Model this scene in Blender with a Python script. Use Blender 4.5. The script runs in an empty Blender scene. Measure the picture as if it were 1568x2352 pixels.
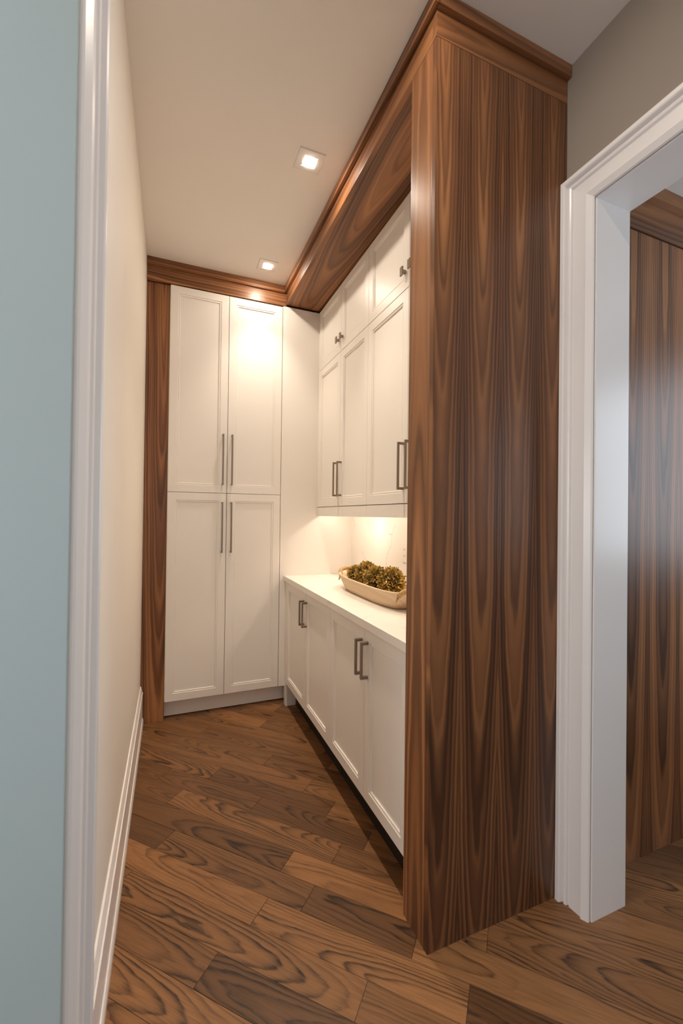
import bpy, bmesh, math, random
from mathutils import Vector, Matrix
random.seed(7)
SC = bpy.context.scene
COL = SC.collection

# ------------------------------------------------------------------ camera
W, H = 1568, 2352
FPX = 963.61
cam_data = bpy.data.cameras.new('camera')
cam = bpy.data.objects.new('camera', cam_data)
COL.objects.link(cam)
SC.camera = cam
cam_data.sensor_fit = 'HORIZONTAL'
cam_data.sensor_width = 24.0
cam_data.lens = FPX * 24.0 / W
cam_data.clip_start = 0.02
YAW, PITCH, ROLL, ZC = 22.131, 0.472, 0.721, 1.3794
cam.rotation_mode = 'XYZ'
cam.matrix_world = (Matrix.Translation((0, 0, ZC)) @ Matrix.Rotation(math.radians(-YAW), 4, 'Z')
                    @ Matrix.Rotation(math.radians(90 + PITCH), 4, 'X') @ Matrix.Rotation(math.radians(ROLL), 4, 'Z'))
cam_data.dof.use_dof = True
cam_data.dof.focus_distance = 2.3
cam_data.dof.aperture_fstop = 3.2

# ------------------------------------------------------------------ world, view, lights
world = bpy.data.worlds.new('world')
SC.world = world
world.use_nodes = True
wb = world.node_tree.nodes['Background']
wb.inputs[0].default_value = (0.55, 0.72, 1.0, 1)
wb.inputs[1].default_value = 0.15
SC.view_settings.view_transform = 'Standard'
SC.view_settings.look = 'None'
SC.view_settings.gamma = 1.0
SC.view_settings.use_curve_mapping = False
SC.view_settings.exposure = 0.36
SC.cycles.max_bounces = 10
SC.cycles.diffuse_bounces = 6
SC.cycles.sample_clamp_indirect = 4.0

WARM = (1.0, 0.86, 0.695)
COOL = (0.80, 0.90, 1.0)


def area_light(name, loc, rot, sx, sy, power, color):
    l = bpy.data.lights.new(name, 'AREA')
    l.shape = 'RECTANGLE'
    l.size, l.size_y, l.energy, l.color = sx, sy, power, color
    o = bpy.data.objects.new(name, l)
    o.location = loc
    o.rotation_euler = rot
    COL.objects.link(o)
    return o


def spot_light(name, loc, power, angle, blend, radius, color, rot=(0, 0, 0)):
    l = bpy.data.lights.new(name, 'SPOT')
    l.energy, l.color, l.spot_size, l.spot_blend, l.shadow_soft_size = power, color, math.radians(angle), blend, radius
    o = bpy.data.objects.new(name, l)
    o.location = loc
    o.rotation_euler = rot
    COL.objects.link(o)
    return o


R90 = math.pi / 2
# daylight coming in at the windows of the hall end and the room on the right
area_light('hall_window_daylight', (0.6, -2.62, 1.55), (R90, 0, 0), 1.1, 1.7, 7, COOL)
area_light('left_room_added_fill', (-2.32, 0.0, 1.50), (R90, 0, -R90), 1.3, 1.1, 27, (0.95, 0.97, 1.0))  # no window known here; added fill that brightens the right casing
area_light('right_room_window_daylight', (3.32, 0.1, 1.75), (R90, 0, R90), 1.3, 1.3, 20, COOL)


# ------------------------------------------------------------------ helpers
def link(name, bm, m, parent=None, smooth=False):
    me = bpy.data.meshes.new(name)
    bmesh.ops.recalc_face_normals(bm, faces=bm.faces)
    if parent is not None:
        off = parent.matrix_world.translation if parent.parent is None else parent['_org']
        off = Vector(off)
        bmesh.ops.translate(bm, verts=bm.verts, vec=-off)
    bm.to_mesh(me)
    bm.free()
    if smooth:
        for p in me.polygons:
            p.use_smooth = True
    o = bpy.data.objects.new(name, me)
    COL.objects.link(o)
    if m is not None:
        me.materials.append(m)
    if parent is not None:
        o.parent = parent
        o['_org'] = [off.x, off.y, off.z]
    else:
        o['_org'] = [0.0, 0.0, 0.0]
    return o


def tag(o, label=None, cat=None, group=None, kind=None):
    if label: o['label'] = label
    if cat: o['category'] = cat
    if group: o['group'] = group
    if kind: o['kind'] = kind
    return o


def thing(name, loc, label, cat, group=None, kind='thing'):
    o = bpy.data.objects.new(name, None)
    o.empty_display_size = 0.05
    o.location = loc
    COL.objects.link(o)
    o.matrix_world = Matrix.Translation(loc)
    o['_org'] = list(loc)
    return tag(o, label, cat, group, kind)


def struct_empty(name, loc=(0, 0, 0)):
    o = bpy.data.objects.new(name, None)
    o.empty_display_size = 0.05
    o.location = loc
    COL.objects.link(o)
    o.matrix_world = Matrix.Translation(loc)
    o['_org'] = list(loc)
    o['kind'] = 'structure'
    return o


def box(bm, x0, x1, y0, y1, z0, z1, bev=0.0):
    vs = [bm.verts.new((x, y, z)) for x in (x0, x1) for y in (y0, y1) for z in (z0, z1)]
    idx = [(0, 1, 3, 2), (4, 6, 7, 5), (0, 4, 5, 1), (2, 3, 7, 6), (0, 2, 6, 4), (1, 5, 7, 3)]
    fs = [bm.faces.new([vs[i] for i in f]) for f in idx]
    if bev > 0:
        es = set()
        for f in fs:
            es.update(f.edges)
        bmesh.ops.bevel(bm, geom=list(es), offset=bev, segments=2, affect='EDGES', profile=0.7)
    return bm


def mkbox(name, m, parent, *b, bev=0.0):
    bm = bmesh.new()
    box(bm, *b, bev=bev)
    return link(name, bm, m, parent)


def extrude_profile(name, m, parent, pts, f0, f1):
    """pts: list of 2-D points (closed outline); f0, f1 map a point to 3-D at either end."""
    bm = bmesh.new()
    a = [bm.verts.new(f0(*p)) for p in pts]
    b = [bm.verts.new(f1(*p)) for p in pts]
    n = len(pts)
    for i in range(n):
        j = (i + 1) % n
        bm.faces.new((a[i], a[j], b[j], b[i]))
    bm.faces.new(a)
    bm.faces.new(b)
    return link(name, bm, m, parent)


def tube(bm, pts, r, seg=8, closed=False):
    pts = [Vector(p) for p in pts]
    rings = []
    up0 = None
    for i, p in enumerate(pts):
        d = (pts[min(i + 1, len(pts) - 1)] - pts[max(i - 1, 0)]).normalized()
        a = up0 if up0 is not None else (Vector((0, 0, 1)) if abs(d.z) < 0.9 else Vector((1, 0, 0)))
        s = d.cross(a).normalized()
        t = s.cross(d).normalized()
        up0 = t
        rr = r[i] if isinstance(r, (list, tuple)) else r
        rings.append([bm.verts.new(p + rr * (math.cos(k * 2 * math.pi / seg) * s + math.sin(k * 2 * math.pi / seg) * t)) for k in range(seg)])
    for q in range(len(rings) - 1):
        for k in range(seg):
            bm.faces.new((rings[q][k], rings[q][(k + 1) % seg], rings[q + 1][(k + 1) % seg], rings[q + 1][k]))
    bm.faces.new(rings[0])
    bm.faces.new(rings[-1])


# ------------------------------------------------------------------ materials
def srgb(r, g, b):
    f = lambda c: (c / 255 / 12.92) if c / 255 <= 0.04045 else ((c / 255 + 0.055) / 1.055) ** 2.4
    return (f(r), f(g), f(b), 1)


class NT:
    def __init__(self, name):
        self.m = bpy.data.materials.new(name)
        self.m.use_nodes = True
        self.t = self.m.node_tree
        self.p = self.t.nodes['Principled BSDF']

    def n(self, kind, **kw):
        x = self.t.nodes.new(kind)
        for k, v in kw.items():
            setattr(x, k, v)
        return x

    def put(self, sock, v):
        if hasattr(v, 'links'):
            self.t.links.new(v, sock)
        else:
            sock.default_value = v

    def math(self, op, a, b=0.0, c=0.0):
        x = self.n('ShaderNodeMath', operation=op)
        self.put(x.inputs[0], a)
        self.put(x.inputs[1], b)
        self.put(x.inputs[2], c)
        return x.outputs[0]

    def comb(self, a, b, c):
        x = self.n('ShaderNodeCombineXYZ')
        for i, v in enumerate((a, b, c)):
            self.put(x.inputs[i], v)
        return x.outputs[0]

    def noise(self, vec, scale=1.0, detail=2.0, rough=0.5):
        x = self.n('ShaderNodeTexNoise')
        self.put(x.inputs['Vector'], vec)
        x.inputs['Scale'].default_value = scale
        x.inputs['Detail'].default_value = detail
        x.inputs['Roughness'].default_value = rough
        return x.outputs[0]

    def ramp(self, fac, stops):
        x = self.n('ShaderNodeValToRGB')
        e = x.color_ramp.elements
        while len(e) < len(stops):
            e.new(0.5)
        for el, (p, c) in zip(e, stops):
            el.position, el.color = p, c
        self.put(x.inputs[0], fac)
        return x.outputs[0]

    def mix(self, fac, a, b, blend='MIX'):
        x = self.n('ShaderNodeMix', data_type='RGBA', blend_type=blend)
        self.put(x.inputs[0], fac)
        self.put(x.inputs[6], a)
        self.put(x.inputs[7], b)
        return x.outputs[2]

    def bump(self, h, dist, strength=1.0):
        x = self.n('ShaderNodeBump')
        x.inputs['Strength'].default_value = strength
        x.inputs['Distance'].default_value = dist
        self.put(x.inputs['Height'], h)
        self.t.links.new(x.outputs[0], self.p.inputs['Normal'])

    def pos(self):
        g = self.n('ShaderNodeNewGeometry')
        s = self.n('ShaderNodeSeparateXYZ')
        self.t.links.new(g.outputs['Position'], s.inputs[0])
        return s.outputs


def paint(name, col, rough=0.45, orange=0.0, spec=0.5):
    t = NT(name)
    P = t.pos()
    nz = t.noise(t.comb(P[0], P[1], P[2]), 3.0, 3)
    c2 = tuple(v * 0.965 for v in col[:3]) + (1,)
    t.put(t.p.inputs['Base Color'], t.mix(nz, c2, col))
    t.p.inputs['Roughness'].default_value = rough
    t.p.inputs['Specular IOR Level'].default_value = spec
    if orange:
        t.bump(t.noise(t.comb(P[0], P[1], P[2]), 260.0, 2), orange)
    return t.m


def grain(t, u, v, seed, freq, dscale, vlow, warp, dbase, wob=0.0075):
    """rings of a log cut along its length: straight at the sides, cathedrals where the cut nears the pith line."""
    vs = t.math('ADD', v, t.math('MULTIPLY', seed, 7.31))
    n1 = t.math('SUBTRACT', t.noise(t.comb(t.math('MULTIPLY', u, 5.0), t.math('MULTIPLY', vs, 1.3), seed), 1.0, 3), 0.5)
    d = t.math('ADD', dbase, t.math('MULTIPLY', t.math('SUBTRACT', t.noise(t.comb(0.0, t.math('MULTIPLY', vs, vlow), seed), 1.0, 1.5), 0.5), dscale))
    n2 = t.math('SUBTRACT', t.noise(t.comb(t.math('MULTIPLY', u, 38.0), t.math('MULTIPLY', vs, 7.0), seed), 1.0, 3), 0.5)
    uu = t.math('ADD', u, t.math('MULTIPLY', n1, warp))
    r = t.math('SQRT', t.math('ADD', t.math('MULTIPLY', uu, uu), t.math('MULTIPLY', d, d)))
    r = t.math('ADD', r, t.math('MULTIPLY', n2, wob))
    r = t.math('ADD', r, t.math('MULTIPLY', n1, 0.012))
    fr = t.noise(t.comb(t.math('MULTIPLY', r, 11.0), 0.0, seed), 1.0, 2)
    r = t.math('ADD', r, t.math('MULTIPLY', fr, 0.03))
    ph = t.math('FRACT', t.math('MULTIPLY', r, freq))
    # slow rise then a quicker fall = early to late wood
    up = t.math('DIVIDE', ph, 0.78)
    dn = t.math('DIVIDE', t.math('SUBTRACT', 1.0, ph), 0.22)
    ring = t.math('MINIMUM', t.math('MINIMUM', up, dn), 1.0)
    broad = t.noise(t.comb(t.math('MULTIPLY', r, 46.0), t.math('MULTIPLY', vs, 0.5), seed), 1.0, 2.5)
    pores = t.noise(t.comb(t.math('MULTIPLY', u, 420.0), t.math('MULTIPLY', vs, 9.0), seed), 1.0, 2)
    return ring, broad, pores


def walnut(name, across, along, seed, mirror=None, width=0.2, centre=0.0, rough=0.36, freq=62.0, dscale=0.04, vlow=0.6, d0=0.04, slope=0.02, warp=0.025):
    t = NT(name)
    P = t.pos()
    ax = dict(x=P[0], y=P[1], z=P[2])
    u = 0.0
    for a in across:
        u = t.math('ADD', u, ax[a])
    v = ax[along]
    u = t.math('SUBTRACT', u, centre)
    if mirror:
        u = t.math('PINGPONG', t.math('ADD', u, mirror * 40), mirror)
        u = t.math('SUBTRACT', u, mirror * 0.5)
    else:
        cell = t.math('ROUND', t.math('DIVIDE', u, width))
        u = t.math('SUBTRACT', u, t.math('MULTIPLY', cell, width))
    ring, broad, pores = grain(t, u, v, seed, freq, dscale, vlow, warp, t.math('ADD', t.math('MULTIPLY', v, slope), d0), 0.005)
    fac = t.math('ADD', t.math('MULTIPLY', ring, 0.40), t.math('MULTIPLY', t.math('SUBTRACT', broad, 0.5), 1.9))
    fac = t.math('ADD', fac, 0.34)
    base = t.ramp(fac, [(0.0, srgb(184, 130, 84)), (0.35, srgb(154, 104, 66)), (0.65, srgb(120, 79, 50)), (1.0, srgb(74, 47, 32))])
    col = t.mix(t.math('MULTIPLY', t.math('SUBTRACT', pores, 0.25), 0.42), base, srgb(92, 55, 34), 'MIX')
    t.put(t.p.inputs['Base Color'], col)
    t.p.inputs['Roughness'].default_value = rough
    t.p.inputs['Specular IOR Level'].default_value = 0.4
    t.bump(pores, 0.0002, 0.35)
    return t.m


def oak_floor():
    t = NT('stained_oak')
    tc = t.n('ShaderNodeTexCoord')
    s = t.n('ShaderNodeSeparateXYZ')
    t.t.links.new(tc.outputs['Object'], s.inputs[0])
    oi = t.n('ShaderNodeObjectInfo')
    rnd = oi.outputs['Random']
    seed = t.math('MULTIPLY', rnd, 53.0)
    tone0 = t.math('FRACT', t.math('MULTIPLY', rnd, 71.3))
    u = t.math('ADD', s.outputs[1], t.math('MULTIPLY', t.math('SUBTRACT', t.math('FRACT', t.math('MULTIPLY', rnd, 17.3)), 0.5), 0.10))
    sgn = t.math('SUBTRACT', t.math('MULTIPLY', t.math('GREATER_THAN', t.math('FRACT', t.math('MULTIPLY', rnd, 37.9)), 0.5), 2.0), 1.0)
    dbase = t.math('ADD', t.math('MULTIPLY', t.math('MULTIPLY', s.outputs[0], sgn), 0.065), t.math('ADD', 0.03, t.math('MULTIPLY', tone0, 0.05)))
    ring, broad, pores = grain(t, u, s.outputs[0], seed, 112.0, 0.06, 1.6, 0.035, dbase, 0.010)
    dark = t.math('POWER', ring, 2.6)
    amt = t.math('MULTIPLY', dark, t.math('MULTIPLY', t.math('ADD', broad, -0.28), 4.0))
    amt = t.math('MAXIMUM', t.math('MINIMUM', amt, 1.0), 0.0)
    brk = t.noise(t.comb(t.math('MULTIPLY', u, 90.0), t.math('MULTIPLY', s.outputs[0], 9.0), seed), 1.0, 3)
    amt = t.math('MULTIPLY', amt, t.math('MINIMUM', t.math('MULTIPLY', brk, 1.55), 1.0))
    tone = t.math('FRACT', t.math('MULTIPLY', rnd, 91.7))
    light = t.mix(tone, srgb(108, 74, 45), srgb(168, 118, 74))
    light = t.mix(t.math('MULTIPLY', t.math('SUBTRACT', broad, 0.35), 0.6), light, srgb(94, 64, 40))
    col = t.mix(amt, light, srgb(40, 25, 16))
    col = t.mix(t.math('MULTIPLY', t.math('SUBTRACT', pores, 0.3), 0.9), col, srgb(58, 38, 25))
    t.put(t.p.inputs['Base Color'], col)
    t.p.inputs['Roughness'].default_value = 0.42
    t.p.inputs['Specular IOR Level'].default_value = 0.35
    t.bump(t.math('ADD', t.math('MULTIPLY', pores, 0.6), t.math('MULTIPLY', amt, -0.6)), 0.0006, 0.5)
    return t.m


def quartz(name, rough, amount):
    t = NT(name)
    P = t.pos()
    v = t.comb(P[0], P[1], P[2])
    w = t.n('ShaderNodeTexNoise')
    t.put(w.inputs['Vector'], v)
    w.inputs['Scale'].default_value = 2.6
    w.inputs['Detail'].default_value = 5
    add = t.n('ShaderNodeVectorMath', operation='MULTIPLY_ADD')
    t.t.links.new(w.outputs['Color'], add.inputs[0])
    add.inputs[1].default_value = (0.45, 0.45, 0.45)
    t.t.links.new(v, add.inputs[2])
    vo = t.n('ShaderNodeTexVoronoi', feature='DISTANCE_TO_EDGE')
    t.t.links.new(add.outputs[0], vo.inputs['Vector'])
    vo.inputs['Scale'].default_value = 3.1
    line = t.math('SUBTRACT', 1.0, t.math('MINIMUM', t.math('DIVIDE', vo.outputs['Distance'], 0.016), 1.0))
    gate = t.math('MAXIMUM', t.math('MULTIPLY', t.math('SUBTRACT', t.noise(v, 5.0, 3), 0.42), 3.5), 0.0)
    f = t.math('MULTIPLY', t.math('MINIMUM', t.math('MULTIPLY', line, gate), 1.0), amount)
    t.put(t.p.inputs['Base Color'], t.mix(f, srgb(240, 234, 226), srgb(150, 140, 130)))
    t.p.inputs['Roughness'].default_value = rough
    return t.m


def metal(name, col, rough):
    t = NT(name)
    P = t.pos()
    nz = t.noise(t.comb(t.math('MULTIPLY', P[0], 900.0), t.math('MULTIPLY', P[1], 900.0), t.math('MULTIPLY', P[2], 40.0)), 1.0, 2)
    t.put(t.p.inputs['Base Color'], t.mix(nz, tuple(c * 0.85 for c in col[:3]) + (1,), col))
    t.p.inputs['Metallic'].default_value = 0.85
    t.p.inputs['Roughness'].default_value = rough
    return t.m


def emit(name, col, strength):
    t = NT(name)
    t.put(t.p.inputs['Base Color'], (0.9, 0.9, 0.9, 1))
    t.p.inputs['Emission Color'].default_value = col
    t.p.inputs['Emission Strength'].default_value = strength
    return t.m


M_WALL = paint('cream_wall_paint', srgb(240, 234, 226), 0.6, 0.00008)
M_CEIL = paint('ceiling_paint', srgb(242, 237, 231), 0.8, 0.00008, 0.2)
M_GREY = paint('greige_wall_paint', srgb(152, 141, 130), 0.7, 0.00008)
M_CAB = paint('cabinet_lacquer', srgb(243, 238, 231), 0.36)
M_TRIM = paint('trim_gloss_white', srgb(244, 240, 238), 0.28)
M_TEAL = paint('pale_teal_paint', srgb(196, 213, 216), 0.42)
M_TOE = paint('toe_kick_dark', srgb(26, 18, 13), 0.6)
M_GAP = paint('cabinet_shadow_core', srgb(120, 108, 98), 0.8)
M_SUB = paint('subfloor_stain', srgb(60, 42, 28), 0.7)
M_FLOOR = oak_floor()
M_QTZ = quartz('quartz_counter', 0.22, 0.45)
M_SPL = quartz('quartz_backsplash', 0.3, 0.5)
M_NICKEL = metal('brushed_nickel', srgb(150, 136, 122), 0.38)
M_PLATE = paint('downlight_plate', srgb(226, 220, 214), 0.35)
M_LENS = emit('lamp_lens', (1.0, 0.87, 0.72, 1), 430.0)
M_PUCK = emit('puck_lens', (1.0, 0.85, 0.65, 1), 12.0)
M_STRIP = emit('light_strip_diffuser', (1.0, 0.83, 0.67, 1), 13.5)
M_OUTLET = paint('outlet_plastic', srgb(240, 234, 224), 0.35)
M_SLOT = paint('outlet_slot', srgb(90, 78, 66), 0.6)

LEAF_W = 0.159
M_WAL_COL = walnut('walnut_veneer_front', 'x', 'z', 3.7, mirror=LEAF_W, centre=0.881, dscale=0.036, vlow=0.8, d0=0.092, slope=-0.029, freq=96)
M_WAL_SIDE = walnut('walnut_veneer_side', 'y', 'z', 9.2, width=0.2, centre=1.2)
M_WAL_STILE = walnut('walnut_stile_wood', 'xy', 'z', 14.9, width=0.3, centre=2.97, vlow=0.9, d0=0.085, slope=-0.028, dscale=0.03, freq=80)
M_WAL_SOFFIT = walnut('walnut_soffit_wood', 'xz', 'y', 21.4, width=0.6, centre=3.82, dscale=0.05, vlow=0.95, freq=70, d0=-0.02, slope=0.05)
M_WAL_RUN = walnut('walnut_crown_wood', 'xz', 'y', 27.1, width=0.3, centre=3.7)
M_WAL_CROSS = walnut('walnut_fascia_wood', 'yz', 'x', 33.6, width=0.3, centre=5.9)
M_WAL_ROOM = walnut('walnut_veneer_room', 'x', 'z', 41.3, mirror=0.2, centre=1.83, dscale=0.03, vlow=0.9, rough=0.42, d0=0.08, slope=-0.026, freq=84)

# ------------------------------------------------------------------ main measures
XL, XR, YB = -0.167, 1.345, 3.2           # left wall, right wall, wall behind the pantry
CEIL = 3.05
DOORY = 3.007                              # face of the pantry doors
ZF = 2.921                                 # underside of the walnut fascia
XS = 0.766                                 # walnut column and fascia face
YC, YC2 = 1.125, 1.273                     # walnut column front and back edge
XU, XB = 1.020, 0.785                      # faces of the wall and the base cabinet doors
XSPL = 1.311                               # face of the backsplash
YJ, XJ = 1.008, 1.520                      # far jamb of the right doorway, back edge of its lining
ZH = 2.49                                  # head of the right doorway
ZCNT, TCNT = 0.932, 0.036

# ------------------------------------------------------------------ structure: floor with planks
floor = struct_empty('floor')
mkbox('subfloor', M_SUB, floor, -2.2, 3.2, -2.6, 3.35, -0.06, -0.012)
PW = 0.112
dvec = Vector((1, -1, 0)).normalized()
nvec = Vector((1, 1, 0)).normalized()


def clip_poly(poly, a, b, c):              # keep a*x + b*y <= c
    out = []
    for i in range(len(poly)):
        p, q = poly[i], poly[(i + 1) % len(poly)]
        dp, dq = a * p[0] + b * p[1] - c, a * q[0] + b * q[1] - c
        if dp <= 0: out.append(p)
        if dp * dq < 0:
            s = dp / (dp - dq)
            out.append((p[0] + s * (q[0] - p[0]), p[1] + s * (q[1] - p[1])))
    return out


FIXED = {12: [-0.687, -0.296, 0.52], 11: [-0.818, -0.12], 10: [-1.36, -0.40, 0.3], 9: [-0.859, -0.05], 16: [-1.476, -0.80, -0.2], 18: [-1.286, -0.55]}
X0, X1, Y0, Y1 = -0.32, 2.75, 0.35, 3.12
prand = random.Random(11)
nplank = 0
c0 = 1.420 - 13 * PW
row = 0
while c0 + row * PW < (X1 + Y1) / 1.41421 + PW:
    ca, cb = c0 + row * PW, c0 + (row + 1) * PW
    joints = list(FIXED.get(row, []))
    dmin, dmax = -2.7, 2.2
    j = min(joints) if joints else dmin - prand.uniform(0, 0.9)
    if joints:
        while j > dmin:
            j -= prand.uniform(0.55, 1.2)
            joints.append(j)
    else:
        joints.append(j)
    j = max(joints)
    while j < dmax:
        j += prand.uniform(0.55, 1.25)
        joints.append(j)
    joints.sort()
    for a, b in zip(joints[:-1], joints[1:]):
        g = 0.0005
        poly = []
        for (dd, cc) in ((a + g, ca + g), (b - g, ca + g), (b - g, cb - g), (a + g, cb - g)):
            p = dd * dvec + cc * nvec
            poly.append((p.x, p.y))
        for h in ((-1, 0, -X0), (1, 0, X1), (0, -1, -Y0), (0, 1, Y1)):
            if poly: poly = clip_poly(poly, *h)
        if len(poly) < 3: continue
        # nothing is seen of the floor behind the cabinets or beyond the other room's walnut wall
        if all(p[0] > 1.0 and p[1] > 1.35 for p in poly): continue
        area = abs(sum(poly[i][0] * poly[(i + 1) % len(poly)][1] - poly[(i + 1) % len(poly)][0] * poly[i][1] for i in range(len(poly)))) / 2
        if area < 0.0006: continue
        cen = (a + b) / 2 * dvec + (ca + cb) / 2 * nvec
        dz = prand.uniform(-0.0004, 0.0)
        inv = Matrix.Rotation(R90 / 2, 4, 'Z')
        loc = [inv @ (Vector((p[0], p[1], 0)) - cen) for p in poly]
        bm = bmesh.new()
        top = [bm.verts.new((q.x, q.y, dz)) for q in loc]
        low = [bm.verts.new((q.x, q.y, -0.012)) for q in loc]
        n = len(top)
        tf = bm.faces.new(top)
        for i in range(n):
            bm.faces.new((top[i], low[i], low[(i + 1) % n], top[(i + 1) % n]))
        bmesh.ops.bevel(bm, geom=list(tf.edges), offset=0.0006, segments=1, affect='EDGES')
        bmesh.ops.recalc_face_normals(bm, faces=bm.faces)
        me = bpy.data.meshes.new('plank')
        bm.to_mesh(me)
        bm.free()
        me.materials.append(M_FLOOR)
        o = bpy.data.objects.new('plank', me)
        COL.objects.link(o)
        o.location = cen
        o.rotation_euler = (0, 0, -R90 / 2)
        o.parent = floor
        nplank += 1
    row += 1
# the hall floor behind the viewer
mkbox('floor_boards', M_SUB, floor, -2.2, 3.2, -2.6, Y0, -0.012, 0.0)
mkbox('floor_boards', M_SUB, floor, -2.2, X0, Y0, 3.2, -0.012, 0.0)

# ------------------------------------------------------------------ structure: walls and ceiling
ceiling = struct_empty('ceiling')
mkbox('ceiling_board', M_CEIL, ceiling, -2.2, XR + 0.14, -2.7, 3.35, CEIL, CEIL + 0.1)
mkbox('ceiling_board', M_CEIL, ceiling, XR + 0.14, 3.3, -2.7, 1.2, 2.744, CEIL + 0.1)

YLJ = 0.888                                # far jamb of the left doorway
wl = struct_empty('wall_left')
mkbox('wall_panel', M_WALL, wl, XL - 0.14, XL, YLJ + 0.006, YB, 0, CEIL)
mkbox('wall_panel', M_WALL, wl, XL - 0.14, XL, -2.6, -0.35, 0, CEIL)
mkbox('wall_panel', M_WALL, wl, XL - 0.14, XL, -0.35, YLJ + 0.006, 2.51, CEIL)
wr = struct_empty('wall_right')
mkbox('wall_panel', M_GREY, wr, XR, XJ - 0.01, YJ + 0.006, YB, 0, CEIL)
mkbox('wall_panel', M_GREY, wr, XR, XJ - 0.01, -2.6, 0.05, 0, CEIL)
mkbox('wall_panel', M_GREY, wr, XR, XJ - 0.01, 0.05, YJ + 0.006, ZH + 0.006, CEIL)
wbk = struct_empty('wall_back')
mkbox('wall_panel', M_WALL, wbk, XL - 0.14, XR + 0.15, YB, YB + 0.1, 0, CEIL)
wfr = struct_empty('wall_front')                                   # behind the viewer, with the hall window opening
for (a, b, z0, z1) in ((-2.2, 0.05, 0, CEIL),
                       (0.05, 1.15, 0, 0.7), (0.05, 1.15, 2.4, CEIL), (1.15, 3.3, 0, CEIL)):
    mkbox('wall_panel', M_WALL, wfr, a, b, -2.6, -2.5, z0, z1)
wfl = struct_empty('wall_far_left')
for (a, b, z0, z1) in ((-2.6, -0.65, 0, CEIL), (-0.65, 0.65, 0, 0.95), (-0.65, 0.65, 2.05, CEIL), (0.65, 1.6, 0, CEIL)):  # opening made up for the added left room fill
    mkbox('wall_panel', M_WALL, wfl, -2.3, -2.2, a, b, z0, z1)
mkbox('wall_panel', M_WALL, wfl, -2.2, XL - 0.14, 1.5, 1.6, 0, CEIL)
wfrr = struct_empty('wall_far_right')
for (a, b, z0, z1) in ((-2.6, -0.55, 0, CEIL), (-0.55, 0.75, 0, 1.1), (-0.55, 0.75, 2.4, CEIL), (0.75, 1.2, 0, CEIL)):
    mkbox('wall_panel', M_WALL, wfrr, 3.2, 3.3, a, b, z0, z1)

# ------------------------------------------------------------------ door casings
# (s, t): s away from the opening, t out of the wall
CAS = [(0, 0), (0, 0.004), (0.003, 0.008), (0.021, 0.0185), (0.0215, 0.0185), (0.0235, 0.0125), (0.068, 0.0165), (0.0715, 0.0115), (0.0745, 0.0115),
       (0.0765, 0.021), (0.082, 0.0235), (0.0875, 0.021), (0.089, 0.0175), (0.0915, 0.0175), (0.0935, 0.033), (0.097, 0.036), (0.110, 0.036), (0.1125, 0.033), (0.1125, 0)]
CW = CAS[-1][0]
d2 = struct_empty('trim_1', (XR, YJ, 0))
y_in, z_in = YJ + 0.004, ZH + 0.004
extrude_profile('casing_leg', M_TRIM, d2, CAS, lambda s, t: (XR - t, y_in + s, 0.0), lambda s, t: (XR - t, y_in + s, z_in + s))
extrude_profile('casing_head', M_TRIM, d2, CAS, lambda s, t: (XR - t, y_in + s, z_in + s), lambda s, t: (XR - t, 0.05 - s, z_in + s))
extrude_profile('casing_leg', M_TRIM, d2, CAS, lambda s, t: (XR - t, 0.046 - s, 0.0), lambda s, t: (XR - t, 0.046 - s, z_in + s))
mkbox('jamb', M_TRIM, d2, XR + 0.004, XJ, YJ, YJ + 0.02, 0, ZH + 0.02, bev=0.0015)
mkbox('jamb', M_TRIM, d2, XR + 0.004, XJ, 0.03, 0.05, 0, ZH + 0.02, bev=0.0015)
mkbox('head_jamb', M_TRIM, d2, XR + 0.004, XJ, 0.05, YJ, ZH, ZH + 0.02, bev=0.0015)
tag(d2, 'white casing and lining of the open doorway beside the walnut panel', None)

d3 = struct_empty('trim_2', (XL, YLJ, 0))
yl_in = YLJ + 0.004
LZ = 2.49
CASL = [(a * 0.84, b) for a, b in CAS]
extrude_profile('casing_leg', M_TRIM, d3, CASL, lambda s, t: (XL + t, yl_in + s, 0.0), lambda s, t: (XL + t, yl_in + s, LZ + s))
extrude_profile('casing_head', M_TRIM, d3, CASL, lambda s, t: (XL + t, yl_in + s, LZ + s), lambda s, t: (XL + t, -0.354 - s, LZ + s))
jm = mkbox('jamb', M_TEAL, d3, XL - 0.145, XL - 0.003, YLJ, YLJ + 0.02, 0, LZ + 0.02, bev=0.0015)
tag(jm, 'pale teal painted jamb')
tag(d3, 'white profiled casing with pale teal jamb at the left doorway', None)

# baseboard along the left wall
bbd = struct_empty('baseboard_left', (XL, 2.0, 0))
BB = [(0, 0), (0.022, 0), (0.022, 0.030), (0.018, 0.042), (0.0145, 0.044), (0.0145, 0.200), (0.0165, 0.203), (0.0165, 0.209), (0.0125, 0.212),
      (0.011, 0.226), (0.006, 0.241), (0.006, 0.248), (0, 0.248)]
extrude_profile('baseboard', M_TRIM, bbd, BB, lambda t, z: (XL + t, yl_in + CW * 0.84, z), lambda t, z: (XL + t, 3.026, z))

# ------------------------------------------------------------------ walnut column, crown, stile
col = thing('end_panel', ((XS + XR) / 2, (YC + YC2) / 2, 0), 'tall book-matched walnut end panel between the pantry corridor and the doorway', 'panel')
bm = bmesh.new(); box(bm, XS, XR - 0.001, YC, YC + 0.022, 0, ZF - 0.002, bev=0.0016)
link('front_panel', bm, M_WAL_COL, col)
bm = bmesh.new(); box(bm, XS, XU + 0.06, YC + 0.0225, YC2, 0, ZF - 0.002, bev=0.0012)
link('side_panel', bm, M_WAL_SIDE, col)

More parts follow.
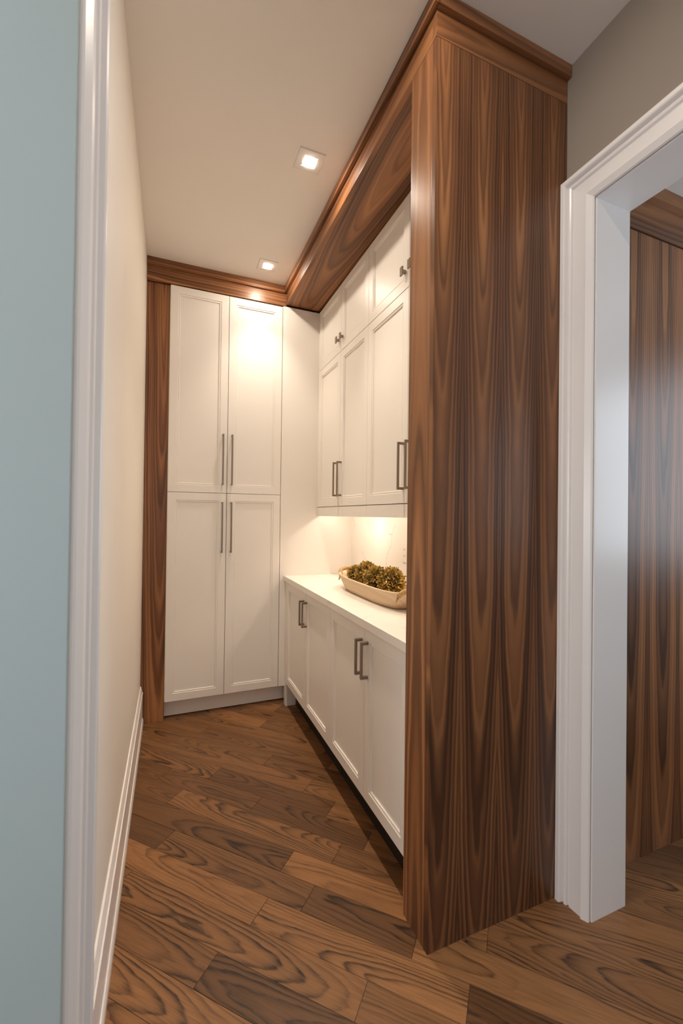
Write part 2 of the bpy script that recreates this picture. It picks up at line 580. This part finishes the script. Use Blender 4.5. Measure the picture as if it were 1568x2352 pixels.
ZL = 3.0055                                # underside of the crown lip
LIP = 0.0185
cr = thing('crown_molding', (XS, 2.0, ZF), 'long walnut crown with wide soffit above the white wall cabinets', 'molding', 'walnut crown under the ceiling')
bm = bmesh.new(); box(bm, XS, XS + 0.022, YC + 0.0225, 3.004, ZF, CEIL - 0.001, bev=0.001)
link('fascia', bm, M_WAL_RUN, cr)
bm = bmesh.new(); box(bm, XS + 0.0222, XU + 0.02, YC2 + 0.001, 3.004, ZF + 0.0005, ZF + 0.02)
link('soffit', bm, M_WAL_SOFFIT, cr)
bm = bmesh.new(); box(bm, XS - LIP, XS - 0.0002, YC - LIP, 3.0, ZL, CEIL - 0.0005, bev=0.0012)
link('lip', bm, M_WAL_RUN, cr)

cr2 = thing('crown_molding', ((XS + XR) / 2, YC, ZF), 'short walnut crown across the top of the tall end panel', 'molding', 'walnut crown under the ceiling')
bm = bmesh.new(); box(bm, XS, XR - 0.001, YC, YC + 0.022, ZF, CEIL - 0.001, bev=0.001)
link('fascia', bm, M_WAL_CROSS, cr2)
bm = bmesh.new(); box(bm, XS - 0.0001, XR - 0.001, YC - LIP, YC - 0.0002, ZL, CEIL - 0.0005, bev=0.0012)
link('lip', bm, M_WAL_CROSS, cr2)

ZFB = 2.910
cr3 = thing('crown_molding', ((XL + XS) / 2, 3.0, ZFB), 'walnut crown above the tall white pantry doors at the corridor end', 'molding', 'walnut crown under the ceiling')
bm = bmesh.new(); box(bm, XL + 0.001, XS - 0.0002, 3.004, 3.03, ZFB, CEIL - 0.001, bev=0.001)
link('fascia', bm, M_WAL_CROSS, cr3)
bm = bmesh.new(); box(bm, XL + 0.001, XS - LIP - 0.0003, 3.004 - LIP, 3.0038, ZL - 0.006, CEIL - 0.0005, bev=0.0012)
link('lip', bm, M_WAL_CROSS, cr3)

st = thing('filler_stile', ((XL - 0.02) / 2, 3.04, 0), 'narrow floor to crown walnut stile between left wall and pantry doors', 'panel')
bm = bmesh.new(); box(bm, XL + 0.001, -0.0255, 3.03, 3.09, 0, ZFB - 0.004, bev=0.001)
link('stile', bm, M_WAL_STILE, st)


# ------------------------------------------------------------------ cabinets
def ring_pts(f, u0, u1, v0, v1, w):
    return [f(u0, v0, w), f(u1, v0, w), f(u1, v1, w), f(u0, v1, w)]


def make_door(root, f, u0, u1, v0, v1, stile=0.052, label=None):
    """f maps (across, up, out of the face) to the place; door face at out = 0, body behind it."""
    bm = bmesh.new()
    T = 0.019
    e = 0.0012
    s = stile
    loops = [(-0, -T), (0, -e), (e, 0), (s, 0), (s + 0.0015, -0.0035), (s + 0.0060, -0.0035), (s + 0.0075, -0.0025), (s + 0.0110, -0.0030), (s + 0.0125, -0.0085)]
    rings = []
    for i, w in loops:
        rings.append([bm.verts.new(p) for p in ring_pts(f, u0 + i, u1 - i, v0 + i, v1 - i, w)])
    for a, b in zip(rings[:-1], rings[1:]):
        for k in range(4):
            bm.faces.new((a[k], a[(k + 1) % 4], b[(k + 1) % 4], b[k]))
    rb = [bm.verts.new(p) for p in ring_pts(f, u0 + s + 0.0125, u1 - s - 0.0125, v0 + s + 0.0125, v1 - s - 0.0125, -T)]
    for k in range(4):
        bm.faces.new((rings[-1][k], rings[-1][(k + 1) % 4], rb[(k + 1) % 4], rb[k]))
        bm.faces.new((rb[k], rb[(k + 1) % 4], rings[0][(k + 1) % 4], rings[0][k]))
    d = link('door', bm, M_CAB, root)
    i = s + 0.0124
    bm = bmesh.new()
    a = [bm.verts.new(p) for p in ring_pts(f, u0 + i, u1 - i, v0 + i, v1 - i, -0.0085)]
    b = [bm.verts.new(p) for p in ring_pts(f, u0 + i, u1 - i, v0 + i, v1 - i, -0.015)]
    bm.faces.new(a)
    bm.faces.new(b)
    for k in range(4):
        bm.faces.new((a[k], a[(k + 1) % 4], b[(k + 1) % 4], b[k]))
    link('panel', bm, M_CAB, d)
    return d


def fbox(bm, f, u0, u1, v0, v1, w0, w1, bev=0.0):
    vs = [bm.verts.new(f(u, v, w)) for u in (u0, u1) for v in (v0, v1) for w in (w0, w1)]
    idx = [(0, 1, 3, 2), (4, 6, 7, 5), (0, 4, 5, 1), (2, 3, 7, 6), (0, 2, 6, 4), (1, 5, 7, 3)]
    fs = [bm.faces.new([vs[i] for i in q]) for q in idx]
    if bev:
        es = set()
        for q in fs: es.update(q.edges)
        bmesh.ops.recalc_face_normals(bm, faces=fs)
        bmesh.ops.bevel(bm, geom=list(es), offset=bev, segments=1, affect='EDGES')


def make_pull(door, f, u, v0, v1, proud=0.034, wid=0.0105):
    bm = bmesh.new()
    h = wid / 2
    fbox(bm, f, u - h, u + h, v0, v1, proud - 0.009, proud, 0.0008)
    for va, vb in ((v0, v0 + 0.012), (v1 - 0.012, v1)):
        fbox(bm, f, u - h * 0.98, u + h * 0.98, va + 0.0003, vb - 0.0003, 0.0, proud - 0.0085, 0.0004)
    return link('handle', bm, M_NICKEL, door)


def make_knob(door, f, u, v):
    bm = bmesh.new()
    fbox(bm, f, u - 0.007, u + 0.007, v - 0.007, v + 0.007, 0.0, 0.019, 0.0005)
    fbox(bm, f, u - 0.011, u + 0.011, v - 0.021, v + 0.021, 0.0185, 0.026, 0.0008)
    return link('knob', bm, M_NICKEL, door)


# pantry (faces the viewer)
FP = lambda u, v, w: (u, DOORY - w, v)
px1, px2, px3 = -0.0228, 0.3587, 0.7404
pan = thing('pantry_cabinet', ((px1 + px3) / 2, 3.1, 0), 'tall white four door pantry cabinet closing the end of the corridor', 'cabinet')
mkbox('carcass', M_CAB, pan, px1 - 0.0015, px3 + 0.001, DOORY + 0.0205, YB - 0.002, 0.128, 2.904)
mkbox('toe_kick', M_CAB, pan, px1 - 0.001, XB + 0.2, 3.0855, 3.10, 0.006, 0.1275)
G = 0.0016
for (a, b, hs) in ((px1, px2, -1), (px2, px3, 1)):
    for (z0, z1, hz) in ((0.129, 1.5225, (1.112, 1.462)), (1.5225, 2.9035, (1.580, 1.931))):
        d = make_door(pan, FP, a + G, b - G, z0 + G, z1 - G, stile=0.050)
        make_pull(d, FP, px2 + hs * 0.0305, *hz)

fil = thing('side_panel', ((px3 + XSPL) / 2, 3.02, 0.13), 'plain white panel filling the corner between pantry and wall cabinets', 'panel')
bm = bmesh.new(); box(bm, px3 + 0.002, XSPL + 0.03, DOORY, DOORY + 0.02, 0.129, 2.9095, bev=0.0008)
link('panel', bm, M_CAB, fil)

# wall cabinets (face the corridor)
FU = lambda u, v, w: (XU - w, u, v)
uy = [2.985, 2.5545, 2.1396, 1.7017, 1.274]
for n, (ya, yb_, yc_, lab) in enumerate(((uy[0], uy[1], uy[2], 'white four door wall cabinet nearer the pantry, beyond the walnut end panel'),
                                        (uy[2], uy[3], uy[4], 'white four door wall cabinet whose pulls meet the walnut end panel'))):
    wc = thing('wall_cabinet', (XU + 0.14, (ya + yc_) / 2, 1.372), lab, 'cabinet', 'white wall cabinets above the counter')
    y_hi = DOORY - 0.0005 if n == 0 else ya
    bm = bmesh.new()
    box(bm, XU + 0.0205, XSPL - 0.001, yc_ + 0.0005, y_hi - 0.0005, 1.43, ZF - 0.0005)
    if n == 0: box(bm, XU + 0.002, XU + 0.0203, ya + 0.001, y_hi - 0.0005, 1.4405, ZF - 0.01)
    link('carcass', bm, M_CAB, wc)
    bm = bmesh.new(); box(bm, XU + 0.001, XU + 0.02, yc_ + 0.0005, y_hi - 0.001, 1.3725, 1.4365, bev=0.0008)
    link('light_rail', bm, M_CAB, wc)
    bm = bmesh.new()
    yp = 2.53 if n == 0 else 1.72
    bmesh.ops.create_cone(bm, cap_ends=True, segments=20, radius1=0.03, radius2=0.03, depth=0.01, matrix=Matrix.Translation((1.19, yp, 1.4245)))
    link('puck_light', bm, M_PUCK, wc)
    spot_light('puck_lamp', (1.19, yp, 1.412), 1.5, 140, 1.0, 0.03, (1.0, 0.83, 0.66))
    bm = bmesh.new(); box(bm, 1.10, 1.125, yc_ + 0.06, y_hi - 0.06, 1.420, 1.4295, bev=0.001)
    link('light_strip', bm, M_STRIP, wc)
    for (z0, z1) in ((1.4395, 2.460), (2.460, 2.908)):
        for (p, q, hs) in ((yb_, ya, 1), (yc_, yb_, -1)):
            d = make_door(wc, FU, p + G, q - G, z0 + G, z1 - G, stile=0.050)
            if z1 < 2.5:
                make_pull(d, FU, yb_ + hs * 0.033, 1.5045, 1.7305)
            else:
                make_knob(d, FU, yb_ + hs * 0.034, 2.543)

# base cabinets
FB = lambda u, v, w: (XB - w, u, v)
by = [2.955, 2.507, 2.0665, 1.6433, 1.215]
for n, (ya, yb_, yc_, lab) in enumerate(((by[0], by[1], by[2], 'white two door base cabinet in the corner beside the pantry'),
                                        (by[2], by[3], by[4], 'white two door base cabinet running behind the walnut end panel'))):
    bc = thing('base_cabinet', (XB + 0.2, (ya + yc_) / 2, 0), lab, 'cabinet', 'white base cabinets below the counter')
    yend = DOORY - 0.001 if n == 0 else ya - 0.0005
    yst = yc_ + 0.0005 if n == 0 else YC2 + 0.001
    bm = bmesh.new()
    box(bm, XB + 0.0205, XSPL + 0.02, yst, yend, 0.165, ZCNT - TCNT - 0.0005)
    link('carcass', bm, M_CAB, bc)
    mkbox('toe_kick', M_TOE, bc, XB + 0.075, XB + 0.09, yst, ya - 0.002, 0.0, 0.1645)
    if n == 0:
        bm = bmesh.new(); box(bm, XB, XB + 0.0203, ya + 0.001, DOORY - 0.001, 0.0, ZCNT - TCNT - 0.0005, bev=0.0008)
        box(bm, XB + 0.0205, XB + 0.14, ya + 0.001, ya + 0.019, 0.0, 0.1645)
        link('foot', bm, M_CAB, bc)
    for (p, q, hs) in ((yb_, ya, 1), (yc_, yb_, -1)):
        if hs < 0 and n == 1: p = YC2 + 0.002
        d = make_door(bc, FB, p + G, q - G, 0.166, ZCNT - TCNT - 0.003, stile=0.050)
        make_pull(d, FB, yb_ + hs * 0.029, 0.687, 0.843, wid=0.013)

ct = thing('countertop', (1.04, 2.1, ZCNT - TCNT), 'white quartz countertop with faint grey veins under the wooden bowl', 'countertop')
bm = bmesh.new(); box(bm, 0.7745, XSPL - 0.0005, YC2 + 0.001, DOORY - 0.0005, ZCNT - TCNT, ZCNT, bev=0.0015)
link('slab', bm, M_QTZ, ct)

bs = thing('backsplash', (XSPL + 0.01, 2.1, ZCNT), 'white veined quartz backsplash between counter and wall cabinets', 'backsplash')
mkbox('slab', M_SPL, bs, XSPL, XR - 0.002, YC2 + 0.001, DOORY - 0.0005, ZCNT - 0.02, 1.4295)

# twin outlet at the edge of what can be seen of the backsplash
OY, OZ = 2.17, 1.16
ol = thing('wall_outlet', (XSPL, OY, OZ - 0.058), 'white twin socket outlet on the veined backsplash', 'outlet')
bm = bmesh.new(); box(bm, XSPL - 0.006, XSPL - 0.0002, OY - 0.058, OY + 0.058, OZ - 0.058, OZ + 0.058, bev=0.002)
link('cover_plate', bm, M_OUTLET, ol)
for yy in (OY + 0.026, OY - 0.026):
    for zz in (OZ + 0.019, OZ - 0.019):
        bm = bmesh.new(); box(bm, XSPL - 0.0075, XSPL - 0.006, yy - 0.014, yy + 0.014, zz - 0.013, zz + 0.013, bev=0.0006)
        sk = link('socket', bm, M_OUTLET, ol)
        bm = bmesh.new()
        for a in (-0.006, 0.006):
            box(bm, XSPL - 0.0079, XSPL - 0.0074, yy + a - 0.0012, yy + a + 0.0012, zz - 0.004, zz + 0.005)
        link('slots', bm, M_SLOT, sk)

# ------------------------------------------------------------------ other room: walnut wall with its crown
YR2 = 1.13
rp = thing('walnut_panel', (2.3, YR2, 0), 'walnut veneer wall panel seen through the white doorway', 'panel')
bm = bmesh.new(); box(bm, XJ + 0.02, 3.19, YR2, YR2 + 0.02, 0, 2.556, bev=0.001)
link('panel', bm, M_WAL_ROOM, rp)
rc = thing('crown_molding', (2.3, YR2, 2.56), 'walnut crown under the lower ceiling through the white doorway', 'molding', 'walnut crown under the ceiling')
bm = bmesh.new(); box(bm, XJ + 0.02, 3.19, YR2 - 0.004, YR2 + 0.02, 2.56, 2.743, bev=0.001)
link('fascia', bm, M_WAL_CROSS, rc)
bm = bmesh.new(); box(bm, XJ + 0.02, 3.19, YR2 - 0.034, YR2 - 0.0042, 2.69, 2.7435, bev=0.0012)
link('lip', bm, M_WAL_CROSS, rc)

# ------------------------------------------------------------------ downlights
DL = [(0.581, 1.886), (0.576, 2.788), (0.581, 0.96), (0.581, 0.0), (0.581, -1.0)]
DLP = [49, 33, 18, 4, 3]
LBL = ['square white recessed ceiling downlight nearer the walnut end panel', 'square white recessed ceiling downlight close to the pantry crown',
       'square white recessed ceiling downlight in front of the walnut end panel', 'square white recessed ceiling downlight in the hall beside the doorways',
       'square white recessed ceiling downlight at the window end of the hall']
proto = None
for i, (x, y) in enumerate(DL):
    if proto is None:
        dl = thing('ceiling_downlight', (x, y, CEIL), LBL[0], 'downlight', 'square downlights along the corridor ceiling')
        bm = bmesh.new()
        rings = []
        for h, z in ((0.0625, 0), (0.0625, -0.003), (0.0605, -0.005), (0.033, -0.005), (0.0325, -0.0035), (0.0315, -0.0035), (0.031, -0.0045), (0.027, -0.0045)):
            rings.append([bm.verts.new((x + sx * h, y + sy * h, CEIL + z)) for sx, sy in ((-1, -1), (1, -1), (1, 1), (-1, 1))])
        for a, b in zip(rings[:-1], rings[1:]):
            for k in range(4):
                bm.faces.new((a[k], a[(k + 1) % 4], b[(k + 1) % 4], b[k]))
        bm.faces.new(rings[-1])
        link('trim_plate', bm, M_PLATE, dl)
        bm = bmesh.new()
        bmesh.ops.create_circle(bm, cap_ends=True, segments=28, radius=0.0245, matrix=Matrix.Translation((x, y, CEIL - 0.0062)))
        ex = bmesh.ops.extrude_face_region(bm, geom=bm.faces[:])
        bmesh.ops.translate(bm, verts=[v for v in ex['geom'] if isinstance(v, bmesh.types.BMVert)], vec=(0, 0, 0.0012))
        link('lens', bm, M_LENS, dl)
        proto = dl
    else:
        dl = proto.copy()
        COL.objects.link(dl)
        dl.location = (x, y, CEIL)
        dl['label'] = LBL[i]
        for ch in proto.children:
            c = ch.copy()
            COL.objects.link(c)
            c.parent = dl
    spot_light('downlight_lamp', (x, y, CEIL - 0.016), DLP[i], 82, 1.0, 0.022, WARM)

# ------------------------------------------------------------------ dough bowl with boxwood balls
BX, BY = 1.064, 2.075
HL, HWD = 0.405, 0.118


def wood_pale():
    t = NT('limed_wood')
    P = t.pos()
    ring, broad, pores = grain(t, t.math('ADD', t.math('SUBTRACT', P[0], 1.0), t.math('MULTIPLY', P[2], 1.2)), P[1], 5.5, 34.0, 0.16, 3.0, 0.08, 0.05)
    f = t.math('ADD', t.math('MULTIPLY', ring, 0.22), t.math('MULTIPLY', broad, 0.75))
    t.put(t.p.inputs['Base Color'], t.ramp(f, [(0.15, srgb(226, 204, 174)), (0.6, srgb(206, 180, 146)), (0.95, srgb(160, 134, 106))]))
    t.p.inputs['Roughness'].default_value = 0.75
    t.bump(pores, 0.0005, 0.5)
    return t.m


def rope_mat():
    t = NT('jute_rope')
    P = t.pos()
    n = t.noise(t.comb(P[0], P[1], P[2]), 260.0, 3)
    t.put(t.p.inputs['Base Color'], t.ramp(n, [(0.3, srgb(146, 110, 70)), (0.7, srgb(214, 178, 128))]))
    t.p.inputs['Roughness'].default_value = 0.9
    t.bump(n, 0.001, 0.8)
    return t.m


M_BOWL, M_ROPE = wood_pale(), rope_mat()
bowl = thing('dough_bowl', (BX, BY, ZCNT), 'long pale wooden dough bowl with rope handles on the white counter', 'bowl')


def bowl_ring(bm, hl, hw, z, n=56, p=3.6):
    vs = []
    for k in range(n):
        a = 2 * math.pi * k / n
        c, s = math.cos(a), math.sin(a)
        x = hw * math.copysign(abs(c) ** (2 / p), c)
        y = hl * math.copysign(abs(s) ** (2 / p), s)
        lift = 0.010 * max(0, (abs(y) / HL) ** 4)
        vs.append(bm.verts.new((BX + x, BY + y, ZCNT + z + lift * (z > 0.04))))
    return vs


bm = bmesh.new()
prof = [(0.300, 0.078, 0.0), (0.325, 0.092, 0.004), (0.352, 0.101, 0.028), (0.385, 0.112, 0.060), (0.402, 0.117, 0.078), (0.404, 0.118, 0.083),
        (0.399, 0.115, 0.086), (0.391, 0.107, 0.085), (0.386, 0.103, 0.080), (0.362, 0.094, 0.050), (0.325, 0.083, 0.024), (0.25, 0.06, 0.016)]
rs = [bowl_ring(bm, a, b, z) for a, b, z in prof]
for a, b in zip(rs[:-1], rs[1:]):
    for k in range(len(a)):
        bm.faces.new((a[k], a[(k + 1) % len(a)], b[(k + 1) % len(a)], b[k]))
bm.faces.new(rs[0])
bm.faces.new(rs[-1])
body = link('body', bm, M_BOWL, bowl, smooth=True)
for sgn in (-1, 1):
    bm = bmesh.new()
    cen = []
    for k in range(29):
        q = k / 28
        ang = math.pi * q
        x = BX + 0.072 * math.cos(ang)
        y = BY + sgn * (HL - 0.045 + 0.062 * math.sin(ang))
        z = ZCNT + 0.094 + 0.016 * math.sin(ang) - 0.02 * (abs(q - 0.5) * 2) ** 3
        cen.append(Vector((x, y, z)))
    for st_ in range(3):
        pts = []
        for k in range(29 * 3 - 2):
            i = k / 3
            a = cen[int(i)].lerp(cen[min(int(i) + 1, 28)], i - int(i))
            dd = (cen[min(int(i) + 1, 28)] - cen[max(int(i) - 1, 0)]).normalized()
            s_ = dd.cross(Vector((0, 0, 1))).normalized()
            t_ = s_.cross(dd)
            w = k * 0.62 + st_ * 2 * math.pi / 3
            pts.append(a + 0.0065 * (math.cos(w) * s_ + math.sin(w) * t_))
        tube(bm, pts, 0.0066, 6)
    # knotted tail hanging from the outside
    e = cen[-1]
    tube(bm, [e, e + Vector((-0.008, 0, -0.012)), e + Vector((-0.012, 0.003, -0.03))], [0.006, 0.005, 0.003], 6)
    link('rope_handle', bm, M_ROPE, bowl, smooth=True)


def leaf_mat():
    t = NT('boxwood_leaf')
    g = t.n('ShaderNodeNewGeometry')
    r = g.outputs['Random Per Island']
    c = t.ramp(r, [(0.0, srgb(110, 100, 40)), (0.35, srgb(160, 138, 62)), (0.62, srgb(186, 154, 76)), (0.82, srgb(214, 174, 100)), (1.0, srgb(236, 198, 138))])
    t.put(t.p.inputs['Base Color'], c)
    t.p.inputs['Roughness'].default_value = 0.6
    t.p.inputs['Specular IOR Level'].default_value = 0.25
    return t.m


M_LEAF = leaf_mat()
M_CORE = paint('boxwood_core', srgb(40, 34, 16), 0.9)
BALLS = [(1.064, 1.918, 0.082, 0.090), (1.052, 2.070, 0.076, 0.084), (1.078, 2.245, 0.078, 0.088), (1.064, 2.378, 0.056, 0.070)]
BL = ['dried boxwood ball nearest the walnut end panel in the wooden bowl',
      'second boxwood ball in the wooden bowl counted from the walnut end panel',
      'tallest boxwood ball in the wooden bowl, third from the walnut end panel',
      'smallest boxwood ball in the wooden bowl, at the end toward the pantry']
lr = random.Random(5)
for (x, y, r, dz), lb in zip(BALLS, BL):
    cz = ZCNT + 0.020 + dz
    ball = thing('boxwood_ball', (x, y, cz), lb, 'plant', 'boxwood balls in the wooden bowl')
    bm = bmesh.new()
    bmesh.ops.create_icosphere(bm, subdivisions=3, radius=r * 0.70, matrix=Matrix.Translation((x, y, cz)))
    link('core', bm, M_CORE, ball, smooth=True)
    bm = bmesh.new()
    N = int(1500 * (r / 0.08) ** 2)
    for k in range(N):
        zz = 1 - 2 * (k + 0.5) / N
        rad = math.sqrt(1 - zz * zz)
        an = k * 2.399963 + lr.uniform(-0.2, 0.2)
        nrm = Vector((rad * math.cos(an), rad * math.sin(an), zz))
        nrm = (nrm + Vector((lr.gauss(0, .22), lr.gauss(0, .22), lr.gauss(0, .22)))).normalized()
        bump_ = 0.92 + 0.08 * math.sin(5 * an + 3 * zz) * rad
        base = Vector((x, y, cz)) + nrm * r * lr.uniform(0.62, 0.80) * bump_
        d = (nrm + Vector((lr.gauss(0, .42), lr.gauss(0, .42), lr.gauss(0, .42)))).normalized()
        s = d.cross(Vector((lr.gauss(0, 1), lr.gauss(0, 1), lr.gauss(0, 1)))).normalized()
        t_ = s.cross(d).normalized()
        L = lr.uniform(0.015, 0.024) * (r / 0.08) ** 0.5
        wd = L * lr.uniform(0.17, 0.25)
        cup = wd * lr.uniform(0.2, 0.6)
        A = [base, base + d * L * .45 + s * wd + t_ * cup, base + d * L * .85 + s * wd * .75 + t_ * cup * 1.3, base + d * L + t_ * cup * .9,
             base + d * L * .85 - s * wd * .75 + t_ * cup * 1.3, base + d * L * .45 - s * wd + t_ * cup]
        M_ = [base + d * L * .45, base + d * L * .85 + t_ * cup * .4]
        v = [bm.verts.new(p) for p in A]
        mm = [bm.verts.new(p) for p in M_]
        bm.faces.new((v[0], v[1], mm[0]))
        bm.faces.new((v[1], v[2], mm[1], mm[0]))
        bm.faces.new((v[2], v[3], mm[1]))
        bm.faces.new((v[3], v[4], mm[1]))
        bm.faces.new((v[4], v[5], mm[0], mm[1]))
        bm.faces.new((v[5], v[0], mm[0]))
    fo = link('leaves', bm, M_LEAF, ball)
    fo['kind'] = 'stuff'

for o in list(bpy.data.objects):
    if '_org' in o: del o['_org']
